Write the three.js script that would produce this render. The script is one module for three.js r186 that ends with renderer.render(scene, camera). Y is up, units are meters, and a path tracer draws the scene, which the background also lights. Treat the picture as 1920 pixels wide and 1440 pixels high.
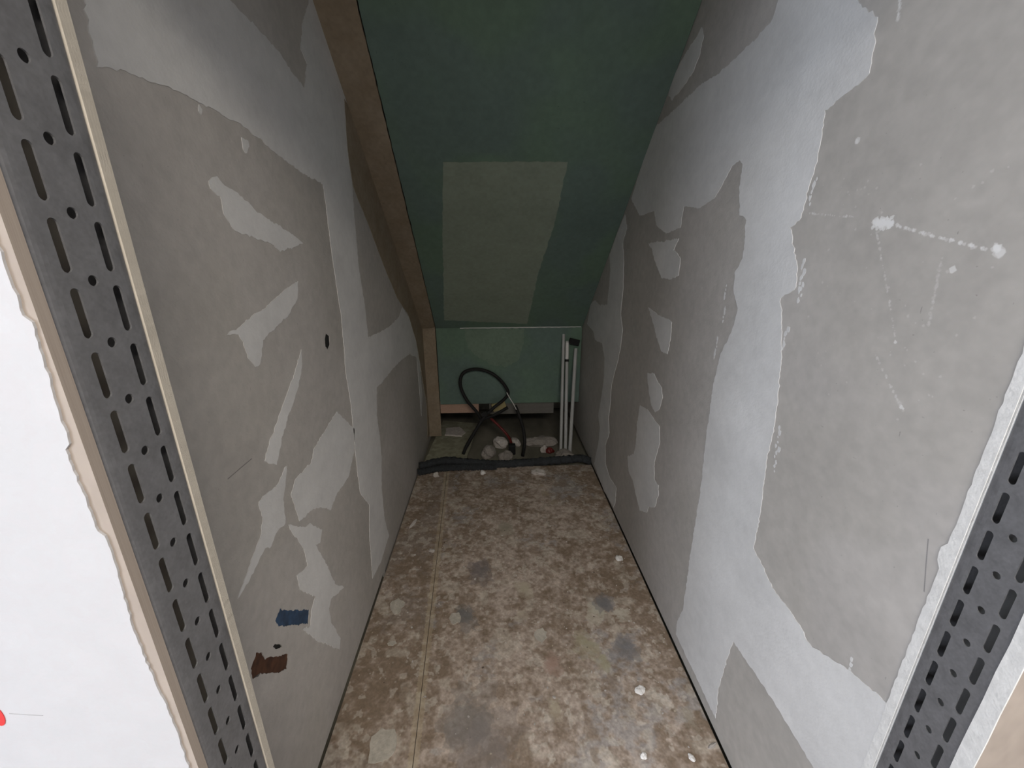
import * as THREE from 'three';
import { mergeGeometries } from 'three/addons/utils/BufferGeometryUtils.js';
import { RoundedBoxGeometry } from 'three/addons/geometries/RoundedBoxGeometry.js';
import { RectAreaLightUniformsLib } from 'three/addons/lights/RectAreaLightUniformsLib.js';

// ------------------------------------------------------------------ camera, light, exposure
// World: the doorway of the cupboard is at z = -0.38 ... -0.52, the camera stands just outside it at the origin's plumb line; x right, y up, -z into the cupboard.
RectAreaLightUniformsLib.init();
const scene = new THREE.Scene();
scene.background = new THREE.Color(0x000000);
const renderer = new THREE.WebGLRenderer({ antialias: true });
renderer.toneMapping = THREE.LinearToneMapping;
renderer.toneMappingExposure = 1.1;
renderer.shadowMap.enabled = true;
const camera = new THREE.PerspectiveCamera(85.42, 4 / 3, 0.02, 30);
camera.position.set(0, 1.555, 0);
camera.quaternion.setFromRotationMatrix(new THREE.Matrix4().makeBasis(
  new THREE.Vector3(0.99903, -0.00395, 0.04384), new THREE.Vector3(0.01734, 0.95079, -0.30934), new THREE.Vector3(-0.04046, 0.30980, 0.94994)));
const DAY = { z: 1.75, y: 1.42, wide: 1.7, high: 1.35, power: 13, colour: 0xe8f0ff };   // daylit window in the left wall of the room behind the camera
const LAMP = { at: [0.35, 2.56, 1.0], size: [0.9, 0.8], power: 19, colour: 0xfff4e6 };                    // ceiling panel of that room

// ------------------------------------------------------------------ helpers
let seed = 7;
const rnd = () => { seed = (seed + 0x6d2b79f5) | 0; let t = Math.imul(seed ^ (seed >>> 15), 1 | seed); t = (t + Math.imul(t ^ (t >>> 7), 61 | t)) ^ t; return ((t ^ (t >>> 14)) >>> 0) / 4294967296; };
const V = (x, y, z) => new THREE.Vector3(x, y, z);
const used = {};
function numbered(n) { const k = used[n] = (used[n] ?? -1) + 1; return k ? n + '_' + String(k).padStart(3, '0') : n; }
function obj(name, geo, mat, parent = scene) {
  const m = new THREE.Mesh(geo, mat); m.castShadow = m.receiveShadow = true;
  m.name = parent === scene ? numbered(name) : name; parent.add(m); return m;
}
function thing(name, label, category, at = [0, 0, 0], group) {
  const g = new THREE.Group(); g.name = numbered(name); g.position.set(...at); scene.add(g); return tag(g, label, category, group);
}
function tag(o, label, category, group) { Object.assign(o.userData, { label, category }); if (group) o.userData.group = group; return o; }
function struct(name) { const g = new THREE.Group(); g.name = numbered(name); g.userData.kind = 'structure'; scene.add(g); return g; }
const box = (x0, x1, y0, y1, z0, z1) => new THREE.BoxGeometry(x1 - x0, y1 - y0, z1 - z0).translate((x0 + x1) / 2, (y0 + y1) / 2, (z0 + z1) / 2);
// lattice noise that repeats every P cells
const LAT = new Float32Array(65536); for (let i = 0; i < 65536; i++) LAT[i] = rnd();
function noise(x, y, P, s) {
  const xi = Math.floor(x), yi = Math.floor(y), fx = x - xi, fy = y - yi, u = fx * fx * (3 - 2 * fx), v = fy * fy * (3 - 2 * fy);
  const h = (a, b) => LAT[((((a % P) + P) % P) * 157 + (((b % P) + P) % P) * 8117 + s * 3571) & 65535];
  return (h(xi, yi) * (1 - u) + h(xi + 1, yi) * u) * (1 - v) + (h(xi, yi + 1) * (1 - u) + h(xi + 1, yi + 1) * u) * v;
}
function fbm(u, v, P, oct, s) { let a = 0.5, t = 0, n = 0; for (let o = 0; o < oct; o++) { t += a * noise(u * P, v * P, P, s + o); n += a; a *= 0.55; P *= 2; } return t / n; }
const enc = (c) => { c = Math.min(1, Math.max(0, c)); return Math.round(255 * (c <= 0.0031308 ? c * 12.92 : 1.055 * Math.pow(c, 1 / 2.4) - 0.055)); };
const step = (a, b, x) => { const t = Math.min(1, Math.max(0, (x - a) / (b - a))); return t * t * (3 - 2 * t); };
const mix3 = (a, b, t) => [a[0] + (b[0] - a[0]) * t, a[1] + (b[1] - a[1]) * t, a[2] + (b[2] - a[2]) * t];
function pixels(w, h, f) {                                              // f(u, v) gives a linear colour; v up
  const d = new Uint8ClampedArray(w * h * 4);
  for (let y = 0; y < h; y++) for (let x = 0; x < w; x++) { const c = f((x + 0.5) / w, (y + 0.5) / h), i = (y * w + x) * 4; d[i] = enc(c[0]); d[i + 1] = enc(c[1]); d[i + 2] = enc(c[2]); d[i + 3] = 255; }
  return d;
}
function finish(t, rx, ry, srgb = true) {
  t.magFilter = THREE.LinearFilter; t.minFilter = THREE.LinearMipmapLinearFilter; t.generateMipmaps = true;
  t.wrapS = t.wrapT = THREE.RepeatWrapping; t.repeat.set(rx, ry); if (srgb) t.colorSpace = THREE.SRGBColorSpace; t.needsUpdate = true; return t;
}
const tex = (w, h, metres, f) => finish(new THREE.DataTexture(new Uint8Array(pixels(w, h, f).buffer), w, h), 1 / metres, 1 / metres);
function grey(w, h, metres, f) {
  const d = new Uint8Array(w * h * 4);
  for (let y = 0; y < h; y++) for (let x = 0; x < w; x++) { const i = (y * w + x) * 4; d[i] = d[i + 1] = d[i + 2] = Math.max(0, Math.min(255, 255 * f((x + 0.5) / w, (y + 0.5) / h))); d[i + 3] = 255; }
  return finish(new THREE.DataTexture(d, w, h), 1 / metres, 1 / metres, false);
}
const std = (o) => new THREE.MeshStandardMaterial({ roughness: 0.9, metalness: 0, ...o });
const scaled = (c, k) => [c[0] * k, c[1] * k, c[2] * k];

// ------------------------------------------------------------------ materials
const PAPER = [0.445, 0.425, 0.4], FILLER = [0.69, 0.69, 0.68], GREEN = [0.145, 0.225, 0.165];
const paperAt = (u, v) => { const g = fbm(u, v, 64, 3, 11), b = fbm(u, v, 5, 4, 3), k = 0.82 + 0.2 * g + 0.26 * (b - 0.5) + 0.1; const sp = noise(u * 190, v * 190, 190, 5) > 0.985 ? 0.72 : 1; return mix3(scaled(PAPER, k * sp), scaled([0.43, 0.41, 0.38], k * sp), step(0.45, 0.65, fbm(u, v, 3, 3, 21))); };
const fillerAt = (u, v) => { const g = fbm(u, v, 60, 3, 31), b = fbm(u, v, 6, 4, 13), st = fbm(u * 0.5, v, 24, 2, 17); return scaled(FILLER, 0.86 + 0.1 * g + 0.2 * (b - 0.5) + 0.08 * st); };
const grainBump = grey(512, 512, 0.25, (u, v) => fbm(u, v, 48, 3, 41));
const M = {};
M.paper = std({ map: tex(1024, 1024, 1.3, paperAt), bumpMap: grainBump, bumpScale: 0.0004 });
M.filler = std({ map: tex(1024, 1024, 1.1, fillerAt), bumpMap: grainBump, bumpScale: 0.0003, roughness: 0.95 });
M.green = std({ map: tex(1024, 1024, 1.4, (u, v) => { const k = 0.82 + 0.22 * fbm(u, v, 64, 3, 51) + 0.22 * (fbm(u, v, 5, 4, 53) - 0.5), sp = noise(u * 150, v * 150, 150, 7) > 0.988 ? 0.55 : 1; return scaled(mix3(GREEN, [0.14, 0.205, 0.178], step(0.42, 0.62, fbm(u, v, 3, 3, 57))), k * sp); }), bumpMap: grainBump, bumpScale: 0.0003 });
M.greenSkim = std({ map: tex(512, 512, 0.8, (u, v) => scaled([0.27, 0.32, 0.25], 0.85 + 0.2 * fbm(u, v, 48, 3, 61) + 0.2 * (fbm(u, v, 6, 3, 63) - 0.5))) });
M.core = std({ map: tex(256, 256, 0.3, (u, v) => scaled([0.66, 0.61, 0.52], 0.85 + 0.25 * fbm(u, v, 24, 3, 71))), bumpMap: grainBump, bumpScale: 0.0006 });
M.coreWhite = std({ map: tex(256, 256, 0.3, (u, v) => scaled([0.74, 0.74, 0.72], 0.85 + 0.2 * fbm(u, v, 24, 3, 73))), bumpMap: grainBump, bumpScale: 0.0006 });
M.buff = std({ map: tex(512, 512, 0.6, (u, v) => scaled(mix3([0.31, 0.262, 0.222], [0.39, 0.335, 0.285], fbm(u, v, 12, 4, 81)), 0.9 + 0.18 * fbm(u, v, 60, 2, 83))) });
M.white = std({ map: tex(1024, 1024, 1.5, (u, v) => scaled([0.5, 0.497, 0.503], 0.95 + 0.06 * fbm(u, v, 40, 3, 91) + 0.05 * (fbm(u, v, 6, 3, 93) - 0.5))), bumpMap: grainBump, bumpScale: 0.0003, roughness: 0.8 });
M.roomWhite = std({ color: new THREE.Color().setRGB(0.8, 0.8, 0.8) });
M.zinc = std({ map: tex(512, 512, 0.16, (u, v) => { const k = 0.7 + 0.35 * fbm(u, v, 10, 4, 101) + 0.18 * fbm(u, v, 40, 2, 103); return scaled([0.185, 0.187, 0.195], k); }), metalness: 0.35, roughness: 0.6, bumpMap: grainBump, bumpScale: 0.0002 });
M.dark = std({ color: new THREE.Color().setRGB(0.03, 0.028, 0.026) });
M.brownStrip = std({ map: tex(512, 512, 0.7, (u, v) => scaled(mix3([0.25, 0.195, 0.13], [0.33, 0.275, 0.205], fbm(u, v, 8, 4, 111)), 0.85 + 0.3 * fbm(u, v, 50, 2, 113))) });
M.concrete = std({ map: tex(512, 512, 0.8, (u, v) => scaled([0.2, 0.19, 0.15], 0.5 + 0.9 * fbm(u, v, 10, 4, 121))), bumpMap: grainBump, bumpScale: 0.002 });
M.foam = std({ map: tex(256, 256, 0.2, (u, v) => scaled([0.034, 0.039, 0.044], 0.4 + 1.2 * fbm(u, v, 14, 4, 131))), bumpMap: grainBump, bumpScale: 0.003, roughness: 0.75 });
M.plaster = std({ map: tex(256, 256, 0.2, (u, v) => scaled([0.62, 0.58, 0.54], 0.75 + 0.4 * fbm(u, v, 16, 4, 141))), bumpMap: grainBump, bumpScale: 0.001 });
M.plasterDull = std({ map: tex(256, 256, 0.2, (u, v) => scaled([0.47, 0.44, 0.38], 0.7 + 0.5 * fbm(u, v, 16, 4, 145))), bumpMap: grainBump, bumpScale: 0.001 });
M.plasterGrey = std({ map: tex(256, 256, 0.2, (u, v) => scaled([0.36, 0.33, 0.3], 0.6 + 0.7 * fbm(u, v, 16, 4, 143))), bumpMap: grainBump, bumpScale: 0.001 });
M.cable = std({ color: new THREE.Color().setRGB(0.006, 0.006, 0.006), roughness: 0.75 });
M.cableRed = std({ color: new THREE.Color().setRGB(0.13, 0.012, 0.01), roughness: 0.5 });
M.tube = std({ map: tex(256, 256, 0.3, (u, v) => scaled([0.46, 0.47, 0.46], 0.75 + 0.4 * fbm(u, v, 16, 3, 151))), roughness: 0.5 });
M.tubeEnd = std({ color: new THREE.Color().setRGB(0.75, 0.74, 0.72), roughness: 0.5 });
const wood = (a, b, s) => std({ map: tex(256, 256, 0.35, (u, v) => scaled(mix3(a, b, fbm(u * 0.15, v, 24, 3, s)), 0.8 + 0.35 * fbm(u, v, 20, 3, s + 2))) });
M.railGrey = wood([0.13, 0.125, 0.11], [0.2, 0.19, 0.17], 161);
M.railPink = wood([0.44, 0.28, 0.21], [0.52, 0.36, 0.27], 163);
M.offcut = std({ map: tex(256, 256, 0.4, (u, v) => scaled([0.33, 0.33, 0.24], 0.55 + 0.8 * fbm(u, v, 12, 4, 167))) });
M.blue = std({ map: tex(128, 128, 0.2, (u, v) => scaled([0.026, 0.068, 0.14], 0.4 + 1.1 * fbm(u, v, 12, 3, 171))), roughness: 0.5 });
M.brown = std({ map: tex(128, 128, 0.2, (u, v) => scaled([0.08, 0.033, 0.016], 0.35 + 1.2 * fbm(u, v, 12, 3, 173))) });
M.pencil = std({ color: new THREE.Color().setRGB(0.2, 0.19, 0.18) });
M.greenThin = std({ map: tex(512, 512, 0.8, (u, v) => scaled([0.175, 0.245, 0.185], 0.8 + 0.3 * fbm(u, v, 48, 3, 65) + 0.2 * (fbm(u, v, 6, 3, 67) - 0.5))) });
M.pencilPale = std({ color: new THREE.Color().setRGB(0.36, 0.36, 0.36) });
M.red = std({ color: new THREE.Color().setRGB(0.62, 0.03, 0.03), roughness: 0.5 });
M.yellow = std({ color: new THREE.Color().setRGB(0.42, 0.36, 0.18) });
// ------------------------------------------------------------------ outlines of the filler on the two walls, in metres in the plane of each wall
const L_joint = [[0.77, 1.936], [0.754, 1.854], [0.752, 1.811], [0.824, 1.826], [0.922, 1.834], [1.03, 1.834], [1.146, 1.828], [1.289, 1.799], [1.412, 1.779], [1.593, 1.767], [1.592, 1.674], [1.591, 1.495], [1.601, 1.3], [1.572, 1.098], [1.581, 1.007], [1.572, 0.861], [1.56, 0.759], [1.554, 0.575], [1.644, 0.459], [1.601, 0.348], [1.563, 0.119], [1.715, 0.091], [1.878, 0.109], [1.837, 0.235], [1.848, 0.425], [1.899, 0.553], [1.912, 0.665], [1.9, 0.787], [1.931, 0.864], [1.95, 0.912], [2.073, 0.909], [2.277, 0.91], [2.517, 0.903], [2.782, 0.874], [3.017, 0.791], [3.025, 0.539], [3.028, 0.319], [3.14, 0.455], [3.112, 0.683], [3.315, 0.478], [3.293, 0.618], [3.143, 0.81], [3.134, 0.899], [2.981, 1.013], [2.878, 1.102], [2.674, 1.205], [2.562, 1.162], [2.284, 1.147], [2.038, 1.16], [1.905, 1.172], [1.905, 1.322], [1.882, 1.483], [1.897, 1.655], [1.918, 1.801], [1.909, 1.917], [1.985, 2.01], [1.966, 2.101], [1.923, 2.212], [1.863, 2.29], [1.816, 2.379], [1.789, 2.454], [1.686, 2.401], [1.679, 2.316], [1.592, 2.21], [1.555, 2.138], [1.591, 2.112], [1.542, 2.032], [1.474, 2.044], [1.388, 2.071], [1.284, 2.081], [1.175, 2.085], [1.08, 2.093]];
const L_sliver = [[0.962, 1.689], [0.994, 1.702], [1.008, 1.69], [1.06, 1.678], [1.115, 1.65], [1.197, 1.624], [1.279, 1.603], [1.362, 1.573], [1.297, 1.562], [1.213, 1.549], [1.169, 1.57], [1.09, 1.583], [1.015, 1.598], [0.991, 1.628], [0.991, 1.663], [0.973, 1.668], [0.963, 1.674]];
const L_hook = [[1.29, 1.466], [1.264, 1.414], [1.197, 1.379], [1.099, 1.354], [1.047, 1.34], [1.015, 1.288], [0.993, 1.286], [0.975, 1.308], [0.967, 1.352], [0.955, 1.372], [0.91, 1.379], [0.973, 1.391], [1.073, 1.413], [1.198, 1.448]];
const L_spear = [[1.24, 1.271], [1.224, 1.218], [1.172, 1.163], [1.102, 1.118], [1.053, 1.076], [0.999, 1.017], [0.953, 1.053], [0.964, 1.069], [1.022, 1.111], [1.091, 1.157], [1.169, 1.211]];
const L_blob = [[1.434, 0.993], [1.583, 0.856], [1.552, 0.773], [1.456, 0.712], [1.33, 0.717], [1.264, 0.695], [1.185, 0.758], [1.122, 0.788], [1.056, 0.801], [1.048, 0.845], [1.039, 0.902], [1.079, 0.929], [1.183, 0.922], [1.221, 0.956], [1.33, 0.974]];
const L_streak = [[1.043, 0.989], [1.019, 0.94], [0.996, 0.913], [0.985, 0.847], [0.96, 0.852], [0.927, 0.849], [0.898, 0.836], [0.88, 0.851], [0.82, 0.83], [0.754, 0.82], [0.773, 0.834], [0.823, 0.865], [0.878, 0.894], [0.898, 0.928], [0.897, 0.974], [0.916, 0.977], [0.959, 0.968], [0.993, 0.968]];
const L_smear = [[0.998, 0.832], [1.073, 0.768], [1.118, 0.746], [1.178, 0.679], [1.153, 0.649], [1.121, 0.666], [1.178, 0.517], [1.202, 0.435], [1.271, 0.353], [1.158, 0.411], [1.132, 0.396], [1.13, 0.338], [1.177, 0.213], [1.155, 0.183], [1.037, 0.361], [0.959, 0.498], [1.009, 0.461], [1.026, 0.497], [1.065, 0.514], [0.991, 0.614], [0.99, 0.667], [1.053, 0.644], [1.051, 0.71], [1.008, 0.798]];
const L_tag1 = [[0.982, 1.829], [0.989, 1.822], [0.982, 1.811], [0.976, 1.816]];
const L_tag2 = [[1.119, 1.802], [1.145, 1.801], [1.146, 1.788], [1.125, 1.77], [1.117, 1.777]];
const L_blue = [[0.887, 0.653], [0.918, 0.613], [1.019, 0.51], [0.999, 0.476], [0.927, 0.552], [0.872, 0.61], [0.858, 0.642]];
const L_brown = [[0.767, 0.645], [0.787, 0.621], [0.79, 0.601], [0.835, 0.55], [0.878, 0.503], [0.86, 0.473], [0.824, 0.504], [0.766, 0.582], [0.737, 0.599], [0.739, 0.63]];
const L_pit = [[0.828, 0.592], [0.838, 0.589], [0.857, 0.563], [0.861, 0.549], [0.841, 0.567]];
const L_slit = [[1.44, 1.28], [1.464, 1.266], [1.458, 1.237], [1.433, 1.224], [1.419, 1.238], [1.424, 1.263]];
const R_joint = [[-1.235, 2.196], [-1.247, 2.139], [-1.26, 2.106], [-1.325, 2.09], [-1.403, 2.084], [-1.52, 2.076], [-1.666, 2.085], [-1.82, 2.071], [-2.061, 2.057], [-2.18, 1.939], [-2.31, 1.796], [-2.154, 1.705], [-1.965, 1.71], [-1.923, 1.65], [-1.806, 1.611], [-1.671, 1.628], [-1.664, 1.703], [-1.536, 1.685], [-1.43, 1.711], [-1.375, 1.764], [-1.355, 1.787], [-1.318, 1.796], [-1.298, 1.783], [-1.294, 1.714], [-1.273, 1.644], [-1.241, 1.634], [-1.226, 1.584], [-1.222, 1.526], [-1.252, 1.484], [-1.244, 1.437], [-1.206, 1.385], [-1.219, 1.311], [-1.261, 1.232], [-1.273, 1.144], [-1.269, 0.945], [-1.251, 0.723], [-1.254, 0.619], [-1.253, 0.481], [-1.244, 0.208], [-1.272, 0.115], [-1.266, 0.055], [-0.949, 0.053], [-0.964, 0.177], [-0.956, 0.284], [-0.944, 0.403], [-0.879, 0.407], [-0.749, 0.417], [-0.613, 0.413], [-0.552, 0.406], [-0.485, 0.537], [-0.518, 0.75], [-0.523, 0.746], [-0.566, 0.735], [-0.615, 0.721], [-0.693, 0.679], [-0.762, 0.698], [-0.845, 0.703], [-0.894, 0.73], [-0.942, 0.751], [-0.94, 0.836], [-0.957, 0.99], [-0.958, 1.117], [-0.967, 1.19], [-0.982, 1.284], [-0.999, 1.354], [-1.029, 1.433], [-0.982, 1.465], [-0.99, 1.509], [-1.043, 1.6], [-1.012, 1.62], [-1.006, 1.679], [-0.999, 1.727], [-0.998, 1.791], [-1.004, 1.835], [-0.969, 1.845], [-0.925, 1.856], [-0.902, 1.868], [-0.904, 1.91], [-0.912, 1.96], [-0.942, 1.984], [-0.972, 2.013], [-1.004, 2.078]];
const R_fleck = [[-2.001, 1.576], [-1.675, 1.589], [-1.707, 1.546], [-1.64, 1.517], [-1.636, 1.454], [-1.707, 1.433], [-1.796, 1.431], [-1.876, 1.481], [-1.938, 1.541]];
const R_drop = [[-1.924, 1.292], [-1.788, 1.276], [-1.65, 1.269], [-1.644, 1.211], [-1.655, 1.134], [-1.724, 1.131], [-1.81, 1.196], [-1.862, 1.243]];
const R_leaf = [[-1.855, 0.991], [-1.785, 1.012], [-1.676, 0.98], [-1.653, 0.941], [-1.673, 0.882], [-1.714, 0.85], [-1.763, 0.86], [-1.812, 0.913]];
const R_sausage = [[-1.91, 0.808], [-1.81, 0.828], [-1.717, 0.813], [-1.652, 0.807], [-1.631, 0.732], [-1.665, 0.624], [-1.644, 0.55], [-1.592, 0.549], [-1.58, 0.505], [-1.609, 0.422], [-1.668, 0.387], [-1.679, 0.349], [-1.77, 0.292], [-1.84, 0.336], [-1.904, 0.382], [-1.981, 0.399], [-2.018, 0.467], [-1.927, 0.534], [-1.912, 0.605], [-1.923, 0.705]];
const R_corner = [[-2.401, 1.728], [-2.343, 1.653], [-2.404, 1.591], [-2.351, 1.466], [-2.332, 1.355], [-2.34, 1.195], [-2.279, 1.121], [-2.294, 1.023], [-2.323, 0.93], [-2.415, 0.753], [-2.41, 0.638], [-2.431, 0.525], [-2.384, 0.439], [-2.458, 0.316], [-2.429, 0.205], [-2.313, 0.166], [-2.16, 0.18], [-2.159, 0.087], [-2.179, 0.028], [-2.419, 0.001], [-2.709, 0.039], [-2.628, 0.24], [-2.614, 0.365], [-2.678, 0.438], [-2.62, 0.625], [-2.596, 0.749], [-2.612, 0.868], [-2.703, 0.951], [-2.897, 0.932], [-2.976, 0.983], [-3.177, 0.995], [-3.09, 1.165], [-2.964, 1.203], [-2.836, 1.189], [-2.634, 1.215], [-2.613, 1.425], [-2.661, 1.515], [-2.529, 1.631]];
const R_blade = [[-1.683, 2.265], [-1.658, 2.231], [-1.677, 2.178], [-1.72, 2.144], [-1.811, 2.122], [-1.886, 2.109], [-1.927, 2.141], [-1.916, 2.178], [-1.821, 2.224], [-1.733, 2.247]];
// ------------------------------------------------------------------ frames of the surfaces that carry boards and filler: local x, y lie in the surface, local z leaves it
const basis = (o, ex, ey) => new THREE.Matrix4().makeBasis(V(...ex), V(...ey), V(...ex).cross(V(...ey))).setPosition(V(...o));
const XL = -0.578, XR = 0.72, KNEE = 3.335;
const FRAME = {
  left: basis([XL, 0, 0], [0, 0, -1], [0, 1, 0]),          // local x = distance into the cupboard
  right: basis([XR, 0, 0], [0, 0, 1], [0, 1, 0]),          // local x = minus that distance
  knee: basis([0, 0, -KNEE], [1, 0, 0], [0, 1, 0]),
};
const SLOPE = Math.atan2(1, 1.165), SY = 0.95, SZ = 1.8 + (2.263 - SY) * 1.165;
FRAME.soffit = basis([0, SY, -SZ], [1, 0, 0], [0, Math.sin(SLOPE), Math.cos(SLOPE)]);
FRAME.floor = basis([0, 0, 0], [1, 0, 0], [0, 0, -1]);     // local y = distance into the cupboard
function crosses(p) {                                       // does the outline cut itself?
  const n = p.length, o = (a, b, c) => (b[0] - a[0]) * (c[1] - a[1]) - (b[1] - a[1]) * (c[0] - a[0]);
  for (let i = 0; i < n; i++) for (let j = i + 2; j < n; j++) {
    if (i === 0 && j === n - 1) continue;
    const a = p[i], b = p[(i + 1) % n], c = p[j], d = p[(j + 1) % n];
    if (Math.max(a[0], b[0]) < Math.min(c[0], d[0]) || Math.max(c[0], d[0]) < Math.min(a[0], b[0])) continue;
    if (o(a, b, c) * o(a, b, d) < 0 && o(c, d, a) * o(c, d, b) < 0) return true;
  }
  return false;
}
function rough(poly, amp, stepLen) {
  for (let k = 0; k < 14; k++) { const r = ragged(poly, amp * Math.pow(0.88, k), stepLen); if (!crosses(r)) return r; }
  return poly;
}
function ragged(poly, amp, stepLen) {                        // a hand-trowelled outline: every edge broken up finely
  const out = [], n = poly.length; let wob = 0;
  for (let i = 0; i < n; i++) {
    const [ax, ay] = poly[i], [bx, by] = poly[(i + 1) % n], L = Math.hypot(bx - ax, by - ay), k = Math.max(1, Math.min(40, Math.round(L / stepLen)));
    const nx = -(by - ay) / (L || 1), ny = (bx - ax) / (L || 1);
    for (let j = 0; j < k; j++) { const t = j / k; wob = 0.55 * wob + 0.45 * (rnd() - 0.5) * 2; const d = j ? amp * (wob + (rnd() - 0.5) * 0.9) : 0; out.push([ax + (bx - ax) * t + nx * d, ay + (by - ay) * t + ny * d]); }
  }
  return out;
}
const path = (pts, C = THREE.Shape) => { const s = new C(); pts.forEach(([x, y], i) => (i ? s.lineTo(x, y) : s.moveTo(x, y))); s.closePath(); return s; };
function slab(pts, z0, z1, frame, holes = []) {             // a plate between heights z0 and z1 over its surface
  const s = path(pts); holes.forEach((h) => s.holes.push(path(h, THREE.Path)));
  return new THREE.ExtrudeGeometry(s, { depth: z1 - z0, bevelEnabled: false, curveSegments: 10 }).translate(0, 0, z0).applyMatrix4(frame);
}
const rect = (x0, x1, y0, y1) => [[x0, y0], [x1, y0], [x1, y1], [x0, y1]];

// ------------------------------------------------------------------ the room behind the camera (closed, plain white) and its lamp
const RZ = 3.2, RL = -2.6, RR = 2.2, RH = 2.62;
obj('room_floor', box(RL - 0.1, RR + 0.1, -0.1, 0, -0.38, RZ + 0.1), std({ color: new THREE.Color().setRGB(0.3, 0.27, 0.24) }), struct('floor'));
obj('plaster', box(RL - 0.1, RR + 0.1, RH, RH + 0.1, -0.6, RZ + 0.1), M.roomWhite, struct('ceiling'));
obj('plaster', box(RR, RR + 0.1, 0, RH, -0.6, RZ), M.roomWhite, struct('wall_room_right'));
obj('plaster', box(RL - 0.1, RR + 0.1, 0, RH, RZ, RZ + 0.1), M.roomWhite, struct('wall_room_rear'));
{
  const { z, y, wide, high } = DAY, z0 = z - wide / 2, z1 = z + wide / 2, y0 = y - high / 2, y1 = y + high / 2, w = struct('wall_room_left'), n = struct('window_1');
  obj('plaster', box(RL - 0.1, RL, 0, y0, -0.6, RZ), M.roomWhite, w); obj('plaster', box(RL - 0.1, RL, y1, RH, -0.6, RZ), M.roomWhite, w);
  obj('plaster', box(RL - 0.1, RL, y0, y1, -0.6, z0), M.roomWhite, w); obj('plaster', box(RL - 0.1, RL, y0, y1, z1, RZ), M.roomWhite, w);
  obj('window_frame', mergeGeometries([box(RL - 0.07, RL - 0.02, y0, y0 + 0.05, z0, z1), box(RL - 0.07, RL - 0.02, y1 - 0.05, y1, z0, z1), box(RL - 0.07, RL - 0.02, y0 + 0.05, y1 - 0.05, z0, z0 + 0.05), box(RL - 0.07, RL - 0.02, y0 + 0.05, y1 - 0.05, z1 - 0.05, z1)]), M.roomWhite, n);
  obj('pane', box(RL - 0.055, RL - 0.05, y0 + 0.05, y1 - 0.05, z0 + 0.05, z1 - 0.05), std({ color: 0xffffff, emissive: DAY.colour, emissiveIntensity: 1.5 }), n);
  const l = new THREE.RectAreaLight(DAY.colour, DAY.power, wide - 0.1, high - 0.1); l.position.set(RL - 0.015, y, z); l.rotation.y = -Math.PI / 2; l.castShadow = true; n.add(l);
}

{
  const [lx, ly, lz] = LAMP.at, [w, d] = LAMP.size;
  const t = thing('ceiling_lamp', 'flat white ceiling panel lamp of the room in front of the cupboard', 'lamp', [lx, RH, lz]);
  obj('housing', new RoundedBoxGeometry(w + 0.06, RH - ly - 0.004, d + 0.06, 2, 0.012).translate(0, -(RH - ly - 0.004) / 2 - 0.001, 0), std({ color: 0xdddddd }), t);
  obj('diffuser', box(-w / 2, w / 2, ly - RH - 0.006, ly - RH - 0.003, -d / 2, d / 2), std({ color: 0xffffff, emissive: LAMP.colour, emissiveIntensity: 1.5 }), t);
  const l = new THREE.RectAreaLight(LAMP.colour, LAMP.power, w, d); l.position.set(0, ly - RH - 0.012, 0); l.rotation.x = -Math.PI / 2; l.castShadow = true; t.add(l);
}

// ------------------------------------------------------------------ the wall with the doorway: board, metal studs, board
const JL = -0.409, JR = 0.72, ZF = 0.3915, ZS = 0.404, ZE = 0.504, ZB = 0.5175, HEAD = 2.13;
const doorway = struct('wall_front');
obj('plasterboard', box(RL, JL, 0, RH, -ZS, -ZF), M.buff, doorway);
obj('plasterboard', box(JR, RR, 0, RH, -ZS, -ZF), M.buff, doorway);
obj('plasterboard', box(JL, JR, HEAD, RH, -ZS, -ZF), M.buff, doorway);
obj('plasterboard', box(RL, JL, 0, RH, -ZB, -ZE), M.core, doorway);
obj('plasterboard', box(JR + 0.0005, RR, 0, RH, -ZB, -ZE), M.coreWhite, doorway);
obj('plasterboard', box(JL, JR, HEAD, RH, -ZB, -ZE), M.core, doorway);
obj('head_rail', box(JL, JR, HEAD, HEAD + 0.04, -ZE, -ZS), M.zinc, doorway);
{ // white skim coat of the room's wall, ending raggedly short of the corner on the left
  const edge = []; for (let y = 0; y <= RH; y += 0.006) { const big = 0.006 * Math.sin(y * 7.1) + 0.004 * Math.sin(y * 23 + 1), notch = (y > 1.27 && y < 1.37) || (y > 1.5 && y < 1.62) ? 0.006 : 0; edge.push([JL - 0.0085 - big * 0.6 - notch + (rnd() - 0.5) * 0.0022, y]); }
  const f = basis([0, 0, -ZF], [1, 0, 0], [0, 1, 0]);
  obj('skim_coat', slab([[RL, 0], ...edge, [RL, RH]], 0, 0.0025, f), M.white, doorway);
  const dot = []; for (let a = 0; a < 20; a++) dot.push([-0.6215 + 0.0085 * Math.cos(a * 0.314), 1.01 + 0.018 * Math.sin(a * 0.314)]);
  obj('pencil_mark', slab([[-0.606, 1.0125], [-0.585, 1.0085], [-0.568, 1.0062], [-0.568, 1.0052], [-0.585, 1.0075], [-0.606, 1.0113]], 0.0024, 0.0027, f), M.pencilPale, doorway);
  obj('paint_mark', slab(rough(dot, 0.0008, 0.004), 0.0025, 0.0032, f), M.red, doorway);
}
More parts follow.
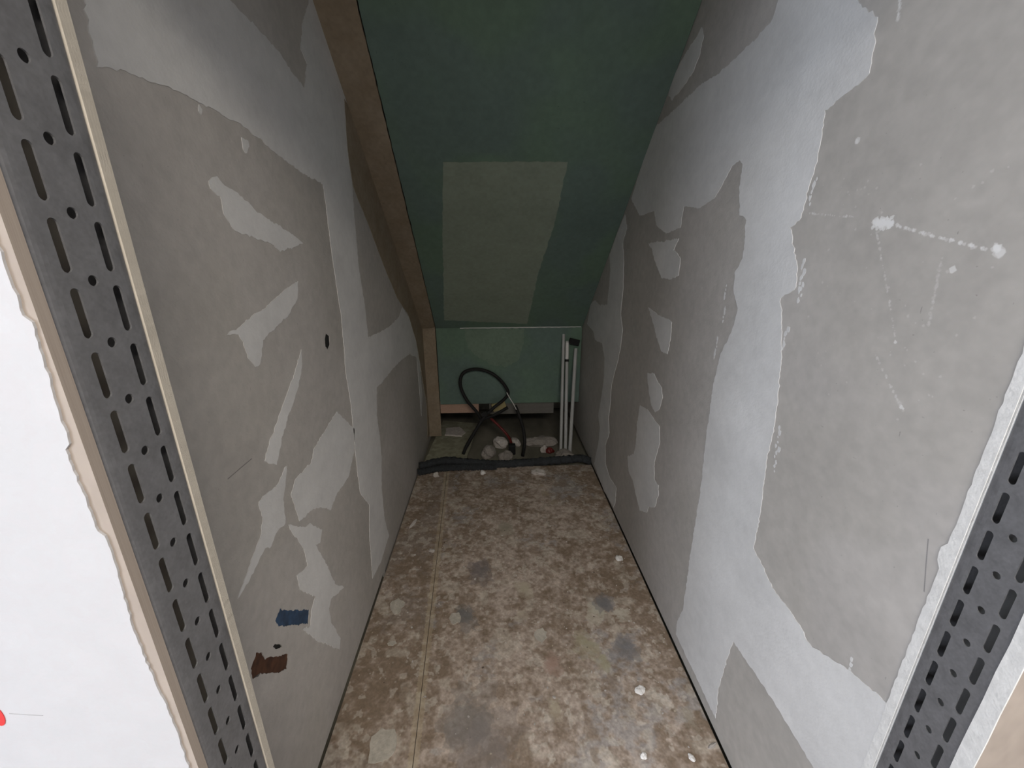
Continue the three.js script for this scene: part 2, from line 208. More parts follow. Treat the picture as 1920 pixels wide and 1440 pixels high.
// slotted metal studs: a web with two rows of slots and a row of small round holes between them, rounded corners and two flanges
function stud(x, dir, phaseNear, phaseFar, phaseHole, parent) {
  const f = dir > 0 ? basis([x, 0, 0], [0, 0, -1], [0, 1, 0]) : basis([x, 0, 0], [0, 0, 1], [0, 1, 0]);   // local z points into the opening
  const sgn = dir > 0 ? 1 : -1, holes = [];
  const oval = (cx, y0, y1, r) => { const o = []; for (let i = 0; i <= 8; i++) { const a = Math.PI * i / 8; o.push([cx + r * Math.cos(a), y1 - r + r * Math.sin(a)]); } for (let i = 0; i <= 8; i++) { const a = Math.PI + Math.PI * i / 8; o.push([cx + r * Math.cos(a), y0 + r + r * Math.sin(a)]); } return o.reverse(); };
  for (let k = -28; k < 34; k++) {
    for (const [c, p] of [[0.433, phaseNear], [0.4805, phaseFar]]) { const y = p + k * 0.0642; if (y > 0.03 && y < HEAD - 0.08) holes.push(oval(sgn * c, y - 0.0007, y + 0.0492, 0.0052)); }
    const y = phaseHole + k * 0.0642; if (y > 0.03 && y < HEAD - 0.08) holes.push(oval(sgn * 0.4558, y - 0.0056, y + 0.0056, 0.0055));
  }
  const web = obj('web', slab(rect(Math.min(sgn * 0.418, sgn * 0.49), Math.max(sgn * 0.418, sgn * 0.49), 0, HEAD), -0.002, 0, f, holes), M.zinc, parent);
  for (const [c, turn] of [[0.404, 1], [0.504, -1]]) {
    const lip = [[0.014, 0], [0.009, -0.0002], [0.005, -0.0007], [0.002, -0.0016], [0.0005, -0.003]];            // the bend: rolls gently back into the wall
    const pts = lip.map(([d, r]) => [c + turn * d, r]); pts.push([c, -0.05], [c + turn * 0.002, -0.05], [c + turn * 0.002, -0.005], [c + turn * 0.005, -0.0027], [c + turn * 0.014, -0.002]);
    const g = new THREE.ExtrudeGeometry(path(pts), { depth: HEAD, bevelEnabled: false });              // profile (distance, out) run up the height
    const m = new THREE.Matrix4().makeBasis(V(0, 0, -1), V(dir, 0, 0), V(0, -dir, 0)).setPosition(x, dir > 0 ? HEAD : 0, 0);
    g.applyMatrix4(m); obj('flange', g, M.zinc, parent);
  }
  return web;
}
const studL = thing('metal_stud', 'grey slotted metal stud lining the left side of the doorway', 'metal stud', [0, 0, 0], 'metal studs of the doorway');
stud(JL, 1, 1.599, 1.598, 1.5895, studL);
const studR = thing('metal_stud', 'grey slotted metal stud lining the right side of the doorway', 'metal stud', [0, 0, 0], 'metal studs of the doorway');
stud(JR, -1, 1.048, 1.174, 1.102, studR);

// ------------------------------------------------------------------ left wall
const wallL = struct('wall_left');
const small = (p) => rough(p, 0.0035, 0.006);
const holesNear = [small(L_blue), small(L_brown), small(L_pit), small(L_slit)];
obj('plasterboard', slab(rect(ZB + 0.001, 1.742, 0.006, 2.7), -0.0125, 0, FRAME.left, holesNear), M.paper, wallL);
obj('plasterboard', slab(rect(1.7445, 4.05, -0.1, 2.7), -0.0125, 0, FRAME.left), M.paper, wallL);
obj('backing', slab(rect(ZB + 0.001, 4.05, -0.1, 2.7), -0.12, -0.1, FRAME.left), M.dark, wallL);
const fill = (wall, frame, pts, amp = 0.003, st = 0.012, mat = M.filler, h = 0.0016) => obj('filler_patch', slab(rough(pts, amp, st), 0, h, frame), mat, wall);
fill(wallL, FRAME.left, L_joint, 0.005, 0.009);
for (const p of [L_sliver, L_hook, L_spear, L_blob, L_streak, L_smear]) fill(wallL, FRAME.left, p, 0.0045, 0.008);
for (const p of [L_tag1, L_tag2]) fill(wallL, FRAME.left, p, 0.003, 0.006);
obj('corner_strip', slab(rough([[1.94, 2.12], [1.909, 1.93], [1.933, 1.803], [2.098, 1.666], [2.318, 1.466], [2.562, 1.271], [2.835, 1.134], [3.044, 0.906], [3.162, 0.625], [3.297, 0.304], [3.224, 0.03], [3.34, 0.03], [3.34, 0.94], [2.01, 2.09]], 0.004, 0.02), 0.0005, 0.003, FRAME.left), M.brownStrip, wallL).userData.label = 'brown stained strip along the sloping corner';
obj('pencil_mark', slab([[0.813, 1.087], [0.86, 1.0868], [0.907, 1.086], [0.907, 1.084], [0.86, 1.0848], [0.813, 1.085]], 0, 0.0003, FRAME.left), M.pencil, wallL);
{
  const b = thing('wall_insert', 'small dark blue rectangle set into the lower left wall, right above the brown one', 'wall insert');
  obj('face_plate', slab(rough(L_blue.map(([x, y]) => [x + (x - 0.93) * 0.1, y + (y - 0.57) * 0.1]), 0.002, 0.01), -0.010, -0.0012, FRAME.left), M.blue, b);
  for (const p of [L_slit, L_pit]) obj('dark_plug', slab(rough(p.map(([x, y]) => [x, y]), 0.002, 0.006), -0.0124, -0.0009, FRAME.left), M.cable, wallL);
  const c = thing('wall_insert', 'ragged dark brown rectangle set into the lower left wall beside the door edge', 'wall insert');
  obj('face_plate', slab(rough(L_brown.map(([x, y]) => [x + (x - 0.8) * 0.1, y + (y - 0.56) * 0.1]), 0.003, 0.01), -0.0118, -0.0015, FRAME.left), M.brown, c);
}

// ------------------------------------------------------------------ right wall
const wallR = struct('wall_right');
const NEAR = { x0: -1.2, x1: -0.5, y0: 0.4, y1: 2.1 };
{ // paper of the near board with its white scuffs and pencil line
  const W = 840, H = 2040, cv = document.createElement('canvas'); cv.width = W; cv.height = H; const g = cv.getContext('2d');
  const base = pixels(W, H, (u, v) => paperAt(u * 0.54 + 0.1, v * 1.31)), img = g.createImageData(W, H);
  for (let y = 0; y < H; y++) img.data.set(base.subarray((H - 1 - y) * W * 4, (H - y) * W * 4), y * W * 4);
  g.putImageData(img, 0, 0);
  const X = (x) => (x - NEAR.x0) / (NEAR.x1 - NEAR.x0) * W, Y = (y) => H - (y - NEAR.y0) / (NEAR.y1 - NEAR.y0) * H;
  const dab = (x, y, r, a) => { g.fillStyle = 'rgba(226,226,224,' + a + ')'; g.beginPath(); for (let i = 0; i < 9; i++) { const q = i * 0.7, rr = r * (0.6 + rnd() * 0.7); g.lineTo(X(x) + rr * Math.cos(q), Y(y) + rr * Math.sin(q)); } g.fill(); };
  const scrape = (pts, r, a, gap) => { for (let i = 0; i < pts.length - 1; i++) { const [x0, y0] = pts[i], [x1, y1] = pts[i + 1], n = Math.ceil(Math.hypot(x1 - x0, y1 - y0) / 0.0022); for (let k = 0; k <= n; k++) if (rnd() > gap) dab(x0 + (x1 - x0) * k / n + (rnd() - 0.5) * 0.002, y0 + (y1 - y0) * k / n + (rnd() - 0.5) * 0.002, r * (0.5 + rnd()), a * (0.5 + 0.5 * rnd())); } };
  for (let i = 0; i < 26; i++) dab(-0.811 + rnd() * 0.04, 1.588 + rnd() * 0.018, 4 + rnd() * 4, 0.7);
  scrape([[-0.811, 1.6], [-0.772, 1.595]], 7, 0.8, 0.1);
  scrape([[-0.772, 1.594], [-0.7, 1.574], [-0.647, 1.561], [-0.594, 1.547]], 3.2, 0.6, 0.4);
  scrape([[-0.597, 1.555], [-0.589, 1.546]], 7, 0.85, 0.1);
  scrape([[-0.803, 1.586], [-0.767, 1.52], [-0.734, 1.456], [-0.703, 1.394]], 2.6, 0.4, 0.55);
  scrape([[-0.667, 1.537], [-0.662, 1.491], [-0.655, 1.431]], 3, 0.22, 0.3);
  scrape([[-0.87, 1.966], [-0.865, 1.936]], 4, 0.7, 0.2);
  scrape([[-0.738, 1.366], [-0.7, 1.325], [-0.658, 1.283]], 3, 0.4, 0.7);
  scrape([[-0.993, 1.629], [-0.93, 1.62], [-0.862, 1.612]], 2.6, 0.45, 0.6);
  dab(-0.894, 1.755, 7, 0.6); dab(-0.897, 1.752, 5, 0.6); dab(-0.645, 1.52, 7, 0.7); dab(-0.703, 1.392, 5, 0.7); dab(-0.658, 1.284, 5, 0.7);
  for (let i = 0; i < 70; i++) dab(-0.98 + rnd() * 0.4, 1.25 + rnd() * 0.45, 1.2 + rnd() * 2.2, 0.25);
  g.strokeStyle = 'rgba(90,90,92,0.55)'; g.lineWidth = 2; g.beginPath(); g.moveTo(X(-0.551), Y(1.09)); g.lineTo(X(-0.541), Y(1.045)); g.lineTo(X(-0.53), Y(0.999)); g.stroke();
  const t = new THREE.CanvasTexture(cv); finish(t, 1, 1); t.wrapS = t.wrapT = THREE.MirroredRepeatWrapping;
  M.paperScuffed = std({ map: t });
}
const nearBoard = slab(rect(-1.125, -(ZB + 0.001), 0.006, 2.7), -0.0125, 0, FRAME.right);
{ const uv = nearBoard.attributes.uv; for (let i = 0; i < uv.count; i++) uv.setXY(i, (uv.getX(i) - NEAR.x0) / (NEAR.x1 - NEAR.x0), (uv.getY(i) - NEAR.y0) / (NEAR.y1 - NEAR.y0)); }
obj('plasterboard', nearBoard, M.paperScuffed, wallR);
obj('plasterboard', slab(rect(-4.05, -1.1275, 0.006, 2.7), -0.0125, 0, FRAME.right), M.paper, wallR);
obj('backing', slab(rect(-4.05, -(ZB + 0.001), -0.1, 2.7), -0.12, -0.1, FRAME.right), M.dark, wallR);
fill(wallR, FRAME.right, R_joint.map(([x, y]) => [Math.min(x, -(ZB + 0.0012)), y]), 0.0045, 0.008, M.filler, 0.0012);
for (const p of [R_fleck, R_drop, R_leaf, R_sausage, R_blade]) fill(wallR, FRAME.right, p, 0.006, 0.01);
fill(wallR, FRAME.right, R_corner, 0.006, 0.012);
{ // ragged crumbs of filler along the edges of the joint
  let n = 0;
  for (const [x, y, k] of [[-0.972, 1.5, 6], [-0.965, 1.46, 4], [-0.985, 1.345, 5], [-0.935, 1.1, 5], [-0.93, 1.04, 6], [-1.272, 1.36, 4], [-1.292, 1.25, 6], [-1.285, 1.43, 4], [-0.99, 1.68, 5], [-0.6, 0.74, 4]])
    for (let q = 0; q < k; q++) { const r = 0.0022 + rnd() * 0.004, cx = x + (rnd() - 0.5) * 0.012, cy = y + (q - k / 2) * 0.0125, p = []; for (let i = 0; i < 8; i++) { const s = r * (0.6 + rnd() * 0.6); p.push([cx + s * Math.cos(i * 0.7854), cy + 1.6 * s * Math.sin(i * 0.7854)]); } obj('filler_patch', slab(p, 0, 0.0003 + 0.00002 * (n++ % 9), FRAME.right), M.filler, wallR); }
  const e = []; for (let y = 0; y <= 2.05; y += 0.012) e.push([-(ZB + 0.003 + rnd() * 0.0025 + (y > 1.06 && y < 1.1 ? 0.007 : 0)), y]);
  obj('filler_edge', slab([[-(ZE + 0.002), 0], [-(ZE + 0.002), 2.05], ...e.reverse()], 0, 0.0016, FRAME.right), M.coreWhite, wallR);
}

obj('filler_edge', slab(rough([[-0.4135, 0.02], [-0.391, 0.02], [-0.391, 2.25], [-0.4135, 2.25]], 0.001, 0.015), -0.0005, 0.0018, FRAME.right), M.coreWhite, doorway);

// ------------------------------------------------------------------ sloping underside of the stair, upright board below it
const slope = struct('ceiling_sloped'), LEN = 2.6;
const leftEdge = []; for (let t = 0; t <= LEN; t += 0.02) leftEdge.push([-0.467 + 0.0165 * t + (rnd() - 0.5) * 0.004, t]);
const tape = [[XL + 0.001, 0], [XL + 0.001, LEN]]; for (let t = LEN; t >= 0; t -= 0.02) tape.push([-0.472 + 0.0165 * t + (rnd() - 0.5) * 0.003, t]);
obj('corner_strip', slab(tape.reverse(), -0.006, 0.002, FRAME.soffit), M.brownStrip, slope);
obj('plasterboard', slab([[XR - 0.002, 0], [XR - 0.002, LEN], ...leftEdge.slice().reverse()], -0.0125, 0, FRAME.soffit), M.green, slope);
const up = (y) => (y - SY) / Math.sin(SLOPE);
obj('filler_patch', slab(rough([[-0.225, up(1.94)], [0.36, up(1.942)], [0.347, up(1.68)], [0.295, up(1.41)], [0.263, up(0.985)], [-0.388, up(1.03)], [-0.33, up(1.36)], [-0.288, up(1.62)]], 0.005, 0.02), 0, 0.0012, FRAME.soffit), M.greenSkim, slope);
const knee = struct('wall_back');
obj('plasterboard', slab(rough(rect(-0.468, XR - 0.004, 0.295, 0.95), 0.001, 0.02), -0.0125, 0, FRAME.knee), M.green, knee);
obj('corner_strip', slab(rough(rect(XL + 0.001, -0.474, 0.0, 0.958), 0.001, 0.02), -0.006, 0.002, FRAME.knee), M.brownStrip, knee);
obj('filler_patch', slab(rough([[-0.24, 0.935], [0.245, 0.935], [0.23, 0.8], [0.2, 0.68], [0.1, 0.62], [-0.05, 0.64], [-0.16, 0.72], [-0.22, 0.8]], 0.016, 0.02), 0, 0.0008, FRAME.knee), M.greenThin, knee);
{ // thin pale bead of filler along the fold
  const pts = []; for (let x = -0.275; x <= 0.716; x += 0.02) pts.push(V(x, 0.9485 + (rnd() - 0.5) * 0.003, -KNEE + 0.003));
  obj('filler_bead', new THREE.TubeGeometry(new THREE.CatmullRomCurve3(pts), 160, 0.0055, 6), M.coreWhite, knee);
}
obj('plaster', box(-0.72, 0.86, -0.2, 2.7, -4.15, -4.05), M.concrete, struct('wall_far'));
obj('plasterboard', box(-0.7, 0.84, 2.62, 2.72, -4.15, -0.5), M.paper, struct('ceiling_cupboard'));

// ------------------------------------------------------------------ floor of the cupboard
const floor = struct('floor_cupboard'), END = 2.77, seam = (d) => -0.281 - 0.045 * (d - 0.88);   // where the two boards meet
{
  const W = 1024, H = 1792, F = { x0: XL, x1: XR, y0: 0.5, y1: END };
  const spots = []; for (let i = 0; i < 260; i++) spots.push([rnd(), rnd(), 0.001 + 0.004 * rnd() * rnd(), rnd()]);
  const d = pixels(W, H, (u, v) => {
    const x = F.x0 + u * (F.x1 - F.x0), y = F.y0 + v * (F.y1 - F.y0), a = x * 0.42 + 0.5, b = y * 0.42;
    const fine = fbm(a, b, 170, 3, 201), mid = fbm(a, b, 44, 4, 203), lo = fbm(a, b, 8, 4, 207), grit = noise(a * 460, b * 460, 460, 9), flake = fbm(a + 0.5, b * 1.4, 90, 3, 205);
    let c = mix3([0.165, 0.122, 0.084], [0.275, 0.212, 0.158], 0.55 * mid + 0.45 * flake);                 // bare brown chipboard
    const trod = 0.2 * Math.exp(-Math.pow((x - 0.12 + 0.06 * (lo - 0.5)) / 0.42, 4));                  // filler dust walked into the boards, in grainy drifts
    const dust = step(0.4, 0.72, mid * 0.3 + lo * 0.3 + flake * 0.25 + fine * 0.15 + trod * 0.6 - 0.02);
    c = mix3(c, mix3([0.4, 0.335, 0.285], [0.54, 0.46, 0.4], fine), dust * 0.85);
    const slate = step(0.54, 0.68, fbm(a + 0.3, b, 11, 4, 211) * 0.7 + flake * 0.3);                    // grey footprints of wet filler
    c = mix3(c, [0.285, 0.28, 0.28], slate * 0.6 * (x > -0.3 ? 1 : 0.35));
    const pale = step(0.6, 0.7, fbm(a, b + 0.4, 34, 4, 217)); c = mix3(c, [0.5, 0.455, 0.385], pale * 0.4);
    const blots = step(0.64, 0.7, fbm(a + 0.7, b, 90, 3, 219)); c = mix3(c, [0.56, 0.515, 0.45], blots * 0.4);
    const brown = step(0.58, 0.7, fbm(a + 0.15, b + 0.15, 40, 4, 223)); c = mix3(c, [0.2, 0.148, 0.104], brown * 0.6);
    return scaled(c, 0.78 + 0.27 * grit + 0.3 * fine);
  });
  const cv = document.createElement('canvas'); cv.width = W; cv.height = H; const g = cv.getContext('2d'), img = g.createImageData(W, H);
  for (let y = 0; y < H; y++) img.data.set(d.subarray((H - 1 - y) * W * 4, (H - y) * W * 4), y * W * 4);
  g.putImageData(img, 0, 0);
  const X = (x) => (x - F.x0) / (F.x1 - F.x0) * W, Y = (y) => H - (y - F.y0) / (F.y1 - F.y0) * H;
  const blot = (x, y, r, css, sx = 1) => { g.fillStyle = css; g.beginPath(); for (let i = 0; i < 22; i++) { const q = i * 0.2856, rr = r * 789 * (0.62 + rnd() * 0.55); g.lineTo(X(x) + sx * rr * Math.cos(q), Y(y) + rr * Math.sin(q)); } g.fill(); };
  // dried splashes of filler where the photograph has them
  for (const [x, y, r, css, sx] of [[0.03, 2.05, 0.06, 'rgba(150,144,128,.38)'], [0.11, 1.6, 0.05, 'rgba(178,170,150,.45)'], [0.1, 1.44, 0.03, 'rgba(175,165,148,.4)'], [0.45, 1.44, 0.05, 'rgba(185,180,165,.5)'], [0.54, 1.42, 0.035, 'rgba(190,184,170,.5)', 1.6],
    [0.47, 1.5, 0.055, 'rgba(112,112,115,.4)'], [0.35, 1.3, 0.06, 'rgba(160,155,128,.35)'], [0.41, 1.21, 0.04, 'rgba(160,155,130,.4)'], [0.2, 1.2, 0.04, 'rgba(165,140,128,.4)'], [0.52, 1.28, 0.06, 'rgba(118,117,119,.35)'], [-0.1, 1.05, 0.1, 'rgba(124,122,119,.3)'], [-0.05, 0.92, 0.1, 'rgba(126,122,118,.3)'],
    [0.33, 2.4, 0.03, 'rgba(160,148,125,.4)'], [0.3, 2.5, 0.025, 'rgba(165,150,128,.4)'], [0.36, 2.3, 0.03, 'rgba(160,150,128,.35)'], [-0.1, 1.72, 0.08, 'rgba(108,104,104,.35)'], [-0.15, 1.45, 0.06, 'rgba(110,108,109,.35)'], [0.2, 1.04, 0.03, 'rgba(176,164,146,.4)'], [0.66, 0.98, 0.05, 'rgba(150,140,126,.35)', 0.6]])
    for (let k = 0; k < 5; k++) blot(x + (rnd() - 0.5) * r, y + (rnd() - 0.5) * r * 1.4, r * (0.35 + rnd() * 0.6), css.replace(/\.(\d+)\)/, (m, q) => '.' + q + ')'), sx || 1);
  for (const [u, v, r, k] of spots) blot(F.x0 + u * 1.298, F.y0 + v * 2.27, r, k > 0.25 ? 'rgba(196,186,166,.7)' : 'rgba(30,22,16,.6)');
  g.fillStyle = 'rgba(186,172,144,.42)'; for (let y = 0; y < H; y += 3) { const w = 24 + rnd() * 9, d = F.y1 - y / H * (F.y1 - F.y0); g.fillRect(X(seam(d)) - w / 2, y, w, 3); }   // pale dust line over the joint
  const t = new THREE.CanvasTexture(cv); finish(t, 1, 1); t.wrapS = t.wrapT = THREE.MirroredRepeatWrapping;
  M.floor = std({ map: t, bumpMap: grey(512, 512, 1, (u, v) => fbm(u, v, 60, 3, 231)), bumpScale: 0.0008, roughness: 0.85 });
  M.floor.bumpMap.repeat.set(3, 5);
  for (const o of [[[XL + 0.008, 0.4], [seam(0.4) - 0.001, 0.4], [seam(END) - 0.001, END], [XL + 0.008, END]], [[seam(0.4) + 0.0012, 0.4], [XR - 0.007, 0.4], [XR - 0.007, END], [seam(END) + 0.0012, END]]]) {
    const b = slab(o, -0.022, 0, FRAME.floor.clone()); const uv = b.attributes.uv;
    for (let i = 0; i < uv.count; i++) uv.setXY(i, (uv.getX(i) - F.x0) / (F.x1 - F.x0), (uv.getY(i) - F.y0) / (F.y1 - F.y0));
    obj('floor_board', b, M.floor, floor);
  }
}
obj('subfloor', box(-0.72, 0.86, -0.14, -0.04, -4.1, -0.38), M.concrete, struct('floor_void'));

// ------------------------------------------------------------------ things at the end of the floor
const tube = (pts, r, seg = 60, k = 10) => new THREE.TubeGeometry(new THREE.CatmullRomCurve3(pts.map((p) => V(...p))), seg, r, k);
function lump(w, h, d, s = 1) {                           // an irregular crumb or lump of plaster
  const g = new THREE.IcosahedronGeometry(0.5, 3), p = g.attributes.position, o = rnd() * 50;
  for (let i = 0; i < p.count; i++) { const x = p.getX(i), y = p.getY(i), z = p.getZ(i), k = 0.55 + 0.75 * noise(x * 3.2 + o, y * 3.2 + z * 2.6 + o, 64, s) + 0.3 * noise(x * 9 + o, y * 9 + z * 8 + o, 64, s + 3); p.setXYZ(i, x * k * w, Math.max(-0.22, y * k) * h, z * k * d); }
  g.computeVertexNormals(); g.computeBoundingBox(); return g.translate(0, -g.boundingBox.min.y, 0);
}
{ // grey foam strip lying along the end of the floorboards
  const t = thing('foam_strip', 'dark grey foam strip lying across the far end of the floor', 'foam strip');
  const strand = (pts, rx, ry) => { const g = tube(pts, 1, 120, 14), c = new THREE.CatmullRomCurve3(pts.map((p) => V(...p))), p = g.attributes.position, n = 15;
    for (let i = 0; i < p.count; i++) { const q = c.getPointAt(Math.min(1, Math.floor(i / n) / 120)), k = 0.8 + 0.5 * noise(i * 0.13, (i % n) * 0.6, 256, 3); p.setXYZ(i, q.x + (p.getX(i) - q.x) * rx * k, q.y + (p.getY(i) - q.y) * ry * k, q.z + (p.getZ(i) - q.z) * rx * k); }
    g.computeVertexNormals(); return g; };
  obj('roll', strand([[-0.57, 0.02, -2.77], [-0.4, 0.04, -2.815], [-0.25, 0.034, -2.80], [-0.1, 0.02, -2.79], [0.1, 0.018, -2.785], [0.3, 0.021, -2.80], [0.5, 0.026, -2.81], [0.65, 0.03, -2.815], [0.71, 0.024, -2.78]], 0.034, 0.026), M.foam, t);
  obj('flap', strand([[-0.57, 0.016, -2.69], [-0.45, 0.02, -2.73], [-0.3, 0.022, -2.745], [-0.15, 0.018, -2.75], [0.0, 0.012, -2.755]], 0.032, 0.02), M.foam, t);
}
tag(obj('board_offcut', slab(rough([[-0.56, 2.86], [-0.24, 2.86], [-0.17, 3.62], [-0.5, 3.7]], 0.004, 0.03), -0.024, -0.008, FRAME.floor), M.offcut), 'grey green board offcut lying flat behind the foam strip by the left wall', 'board');
tag(obj('plaster_slip', slab(rough([[-0.45, 3.36], [-0.3, 3.33], [-0.27, 3.4], [-0.33, 3.52], [-0.45, 3.5]], 0.01, 0.02), -0.008, 0.004, FRAME.floor), M.plaster), 'pale pinkish scrap of plaster lying on the grey green board offcut', 'plaster scrap');
tag(obj('timber_block', new RoundedBoxGeometry(0.33, 0.11, 0.05, 2, 0.004).translate(-0.31, 0.258, -3.385), M.railPink), 'pinkish timber rail at the bottom left of the back board', 'timber');
tag(obj('timber_rail', new RoundedBoxGeometry(0.56, 0.11, 0.05, 2, 0.004).translate(0.225, 0.24, -3.386), M.railGrey), 'grey timber rail at the bottom right of the back board', 'timber');
tag(obj('scrap_block', new RoundedBoxGeometry(0.12, 0.07, 0.04, 2, 0.006).rotateZ(0.3).translate(0.03, 0.27, -3.34), M.yellow), 'yellowish scrap block behind the fork of black cables', 'scrap');
tag(obj('plaster_block', lump(0.24, 0.09, 0.14, 4).translate(0.37, -0.04, -3.22), M.plasterGrey), 'pale grey block of rubble beside the foot of the metal tubes', 'rubble');
{
  const t = thing('cable', 'black cable looped upright against the green back board', 'cable');
  obj('sheath', tube([[-0.122, 0.214, -3.2], [-0.151, 0.267, -3.2], [-0.24, 0.383, -3.22], [-0.285, 0.503, -3.25], [-0.261, 0.587, -3.27], [-0.165, 0.619, -3.28], [-0.035, 0.585, -3.28], [0.064, 0.499, -3.27], [0.107, 0.412, -3.25], [0.075, 0.377, -3.22], [-0.018, 0.314, -3.18], [-0.093, 0.252, -3.14], [-0.172, 0.149, -3.08], [-0.235, 0.06, -3.02], [-0.262, 0.012, -2.97]], 0.0135, 140), M.cable, t);
  obj('clip', new RoundedBoxGeometry(0.05, 0.045, 0.03, 2, 0.006).rotateZ(0.4).translate(-0.09, 0.275, -3.15), M.cable, t);
  const k = thing('cable', 'short black cable branching off the upright loop to the right', 'cable');
  obj('sheath', tube([[-0.235, 0.05, -3.03], [-0.17, 0.14, -3.11], [-0.106, 0.224, -3.15], [-0.019, 0.256, -3.16], [0.1, 0.309, -3.2]], 0.013, 50), M.cable, k);
  const r = thing('cable', 'black cable hanging down to the right of the red wire', 'cable');
  obj('sheath', tube([[0.163, 0.318, -3.22], [0.188, 0.255, -3.2], [0.221, 0.156, -3.15], [0.235, 0.058, -3.1], [0.225, -0.0, -3.05], [0.21, -0.03, -2.99]], 0.0135, 50), M.cable, r);
  const e = thing('cable', 'red wire curling down between the black cables', 'wire');
  obj('sheath', tube([[-0.063, 0.245, -3.18], [0.01, 0.171, -3.18], [0.08, 0.097, -3.16], [0.112, 0.062, -3.12], [0.124, 0.043, -3.07]], 0.011, 40), M.cableRed, e);
  tag(obj('connector', new RoundedBoxGeometry(0.055, 0.085, 0.05, 2, 0.006).translate(0.128, 0.004, -3.05), M.cable), 'small black connector block at the lower end of the red wire', 'connector');
  const w = thing('wire', 'thin bare wire end sticking out above the black cables', 'wire');
  obj('strand', tube([[0.093, 0.439, -3.2], [0.114, 0.397, -3.2], [0.149, 0.336, -3.2], [0.171, 0.288, -3.2]], 0.0035, 24, 6), M.tubeEnd, w);
}
{ // metal tubes leaning in the corner
  const pipe = (label, bottom, top, r) => { const t = thing('metal_tube', label, 'tube', [0, 0, 0], 'metal tubes leaning in the corner'); const a = V(...bottom), b = V(...top), L = a.distanceTo(b);
    const g = new THREE.LatheGeometry([[r * 0.75, 0], [r, 0.002], [r, L - 0.002], [r * 0.96, L], [r * 0.75, L], [r * 0.75, L - 0.05]].map(([x, y]) => new THREE.Vector2(x, y)), 20);
    g.applyQuaternion(new THREE.Quaternion().setFromUnitVectors(V(0, 1, 0), b.clone().sub(a).normalize())).translate(a.x, a.y, a.z); obj('shaft', g, M.tube, t); return [t, a, b]; };
  pipe('tallest pale metal tube leaning on the back board, left of three', [0.527, -0.04, -3.05], [0.563, 0.892, -3.318], 0.0125);
  const [m, a, b] = pipe('middle pale metal tube of three with a bright end and a black band', [0.566, -0.04, -3.05], [0.592, 0.838, -3.305], 0.0135);
  const at = (s) => a.clone().lerp(b, s), ring = (s0, s1, r, mat, n) => { const p = at(s0), q = at(s1); obj(n, new THREE.CylinderGeometry(r, r, p.distanceTo(q), 20).applyQuaternion(new THREE.Quaternion().setFromUnitVectors(V(0, 1, 0), q.clone().sub(p).normalize())).translate((p.x + q.x) / 2, (p.y + q.y) / 2, (p.z + q.z) / 2), mat, m); };
  ring(0.84, 0.985, 0.0142, M.tubeEnd, 'bright_end'); ring(0.815, 0.835, 0.0155, M.cable, 'black_band');
  pipe('shortest pale metal tube, right of three and nearest the right wall', [0.6, -0.04, -3.04], [0.664, 0.775, -3.3], 0.0145);
  tag(obj('dark_block', new RoundedBoxGeometry(0.085, 0.05, 0.03, 2, 0.005).rotateZ(-0.25).translate(0.652, 0.825, -3.317), M.cable), 'small black block behind the tops of the metal tubes', 'block');
}
{ // rubble
  const rub = (label, w, h, d, x, y, z, mat, s, cat = 'rubble') => tag(obj('plaster_lump', lump(w, h, d, s).rotateY(rnd() * 3).translate(x, y, -z), mat), label, cat, 'lumps of rubble behind the foam strip');
  rub('pale crumpled lump of plaster under the red wire', 0.13, 0.1, 0.1, 0.045, -0.04, 3.2, M.plaster, 2);
  rub('grey lump of rubble just behind the foam strip, left of the red wire', 0.14, 0.1, 0.1, -0.065, -0.04, 3.04, M.plasterGrey, 3);
  rub('grey white rubble lump touching the foam strip below the red wire', 0.11, 0.09, 0.09, 0.075, -0.04, 2.96, M.plasterGrey, 5);
  rub('warm pale lump of plaster between the red wire and the hanging black cable', 0.1, 0.08, 0.08, 0.165, -0.04, 3.24, M.plaster, 6);
  const s = thing('scrap', 'small red and white scrap at the foot of the metal tubes', 'scrap', [0.41, -0.04, -3.06]);
  obj('red_piece', lump(0.07, 0.055, 0.05, 8).translate(0.03, 0, 0), M.cableRed, s); obj('white_piece', lump(0.05, 0.08, 0.04, 9).translate(-0.02, 0, -0.01), M.plaster, s);
  rub('grey rubble heap at the bottom of the three metal tubes', 0.13, 0.07, 0.1, 0.55, -0.04, 2.98, M.plasterGrey, 7);
}
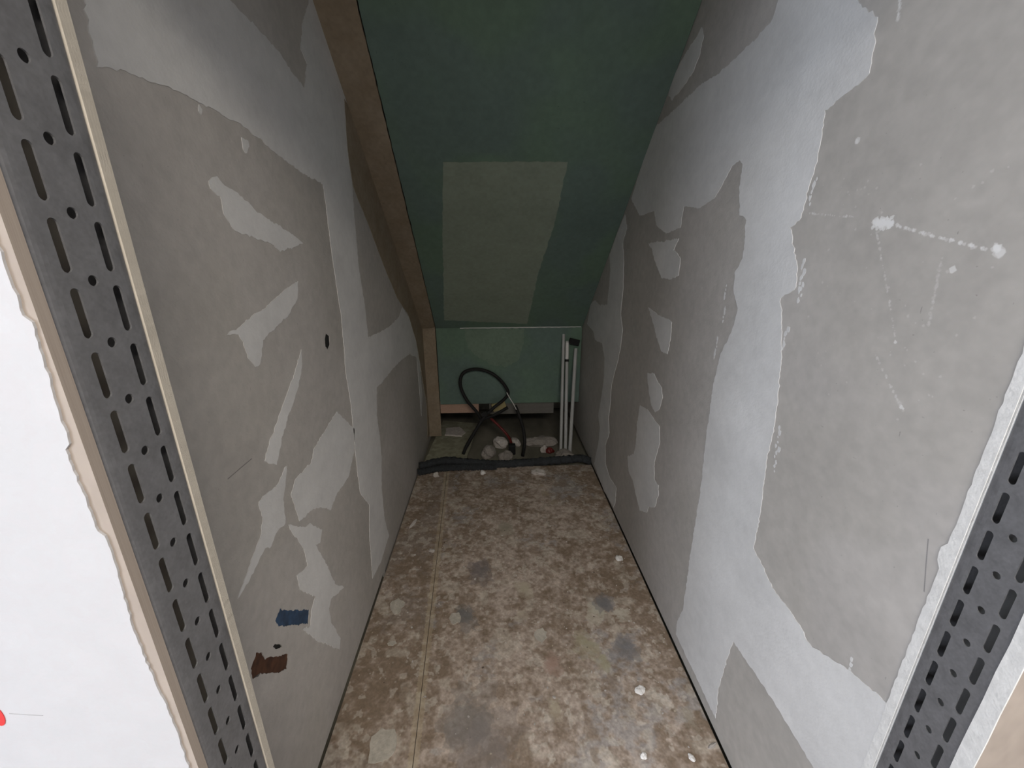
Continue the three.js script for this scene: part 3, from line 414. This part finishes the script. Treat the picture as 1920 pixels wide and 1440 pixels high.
{ // chips and crumbs of filler on the floorboards
  const chip = (label, x, z, w, h, d, mat = M.plaster) => tag(obj('plaster_chip', lump(w, h, d, 2).rotateY(rnd() * 3).translate(x, 0, -z), mat), label, 'plaster chip', 'plaster chips on the floorboards');
  const flat = (label, x, z, w, d, mat = M.plasterDull) => { const p = []; for (let i = 0; i < 16; i++) { const a = i * 0.3927, k = 0.75 + rnd() * 0.5; p.push([x + w / 2 * k * Math.cos(a), z + d / 2 * k * Math.sin(a)]); } tag(obj('plaster_chip', slab(rough(p, 0.002, 0.008), 0, 0.003, FRAME.floor), mat), label, 'plaster chip', 'plaster chips on the floorboards'); };
  flat('largest flat plaster chip, near the doorway by the left edge of the floor', -0.392, 0.952, 0.08, 0.12, M.plasterDull);
  flat('round flat plaster chip on the brown strip of floor left of the board joint', -0.468, 1.516, 0.066, 0.08);
  flat('flat square plaster chip just right of the pale board joint', -0.191, 1.437, 0.05, 0.06);
  flat('slim plaster chip below the round one by the left wall', -0.446, 1.326, 0.035, 0.022);
  flat('pinkish curved plaster chip in the middle of the floor', 0.175, 1.335, 0.05, 0.065, M.plasterDull);
  chip('white crumb lying by itself near the right wall halfway down the floor', 0.634, 1.773, 0.04, 0.016, 0.03, M.tubeEnd);
  chip('white chip on the right of the floor among smaller crumbs', 0.515, 1.089, 0.034, 0.012, 0.028, M.tubeEnd);
  chip('yellowish white crumb at the middle of the foam strip', -0.101, 2.68, 0.045, 0.03, 0.035, M.tubeEnd);
  chip('pinkish crumpled lump right of the middle at the foam strip', 0.305, 2.66, 0.095, 0.05, 0.07, M.plaster);
  chip('greyish crumb at the left end of the foam strip', -0.437, 2.66, 0.04, 0.04, 0.035, M.plaster);
  chip('white chip near the doorway by the right wall', 0.607, 0.872, 0.022, 0.01, 0.016, M.tubeEnd);
  chip('white chip at the doorway, left of the other near ones', 0.457, 0.882, 0.018, 0.01, 0.016, M.tubeEnd);
  chip('long pale splinter chip against the right wall near the doorway', 0.69, 0.9, 0.01, 0.008, 0.035, M.plaster);
  chip('small pale crumb left of the pale joint, far down the floor', -0.357, 1.878, 0.03, 0.012, 0.024, M.plaster);
  chip('thin pale shaving beside the left wall far down the floor', -0.5, 2.12, 0.07, 0.01, 0.016, M.plaster);
  const bits = []; for (let i = 0; i < 170; i++) { const r = 0.002 + 0.005 * rnd() * rnd(), g = new THREE.IcosahedronGeometry(r, 0).scale(1, 0.5, 0.6 + rnd()).rotateY(rnd() * 6).translate(-0.55 + 1.24 * rnd(), r * 0.35, -(0.55 + 2.1 * rnd())); bits.push(g); }
  const b = obj('plaster_crumbs', mergeGeometries(bits), M.plaster); b.userData.kind = 'stuff'; tag(b, 'tiny pale plaster crumbs scattered over the brown floor', 'crumbs');
}
renderer.render(scene, camera);
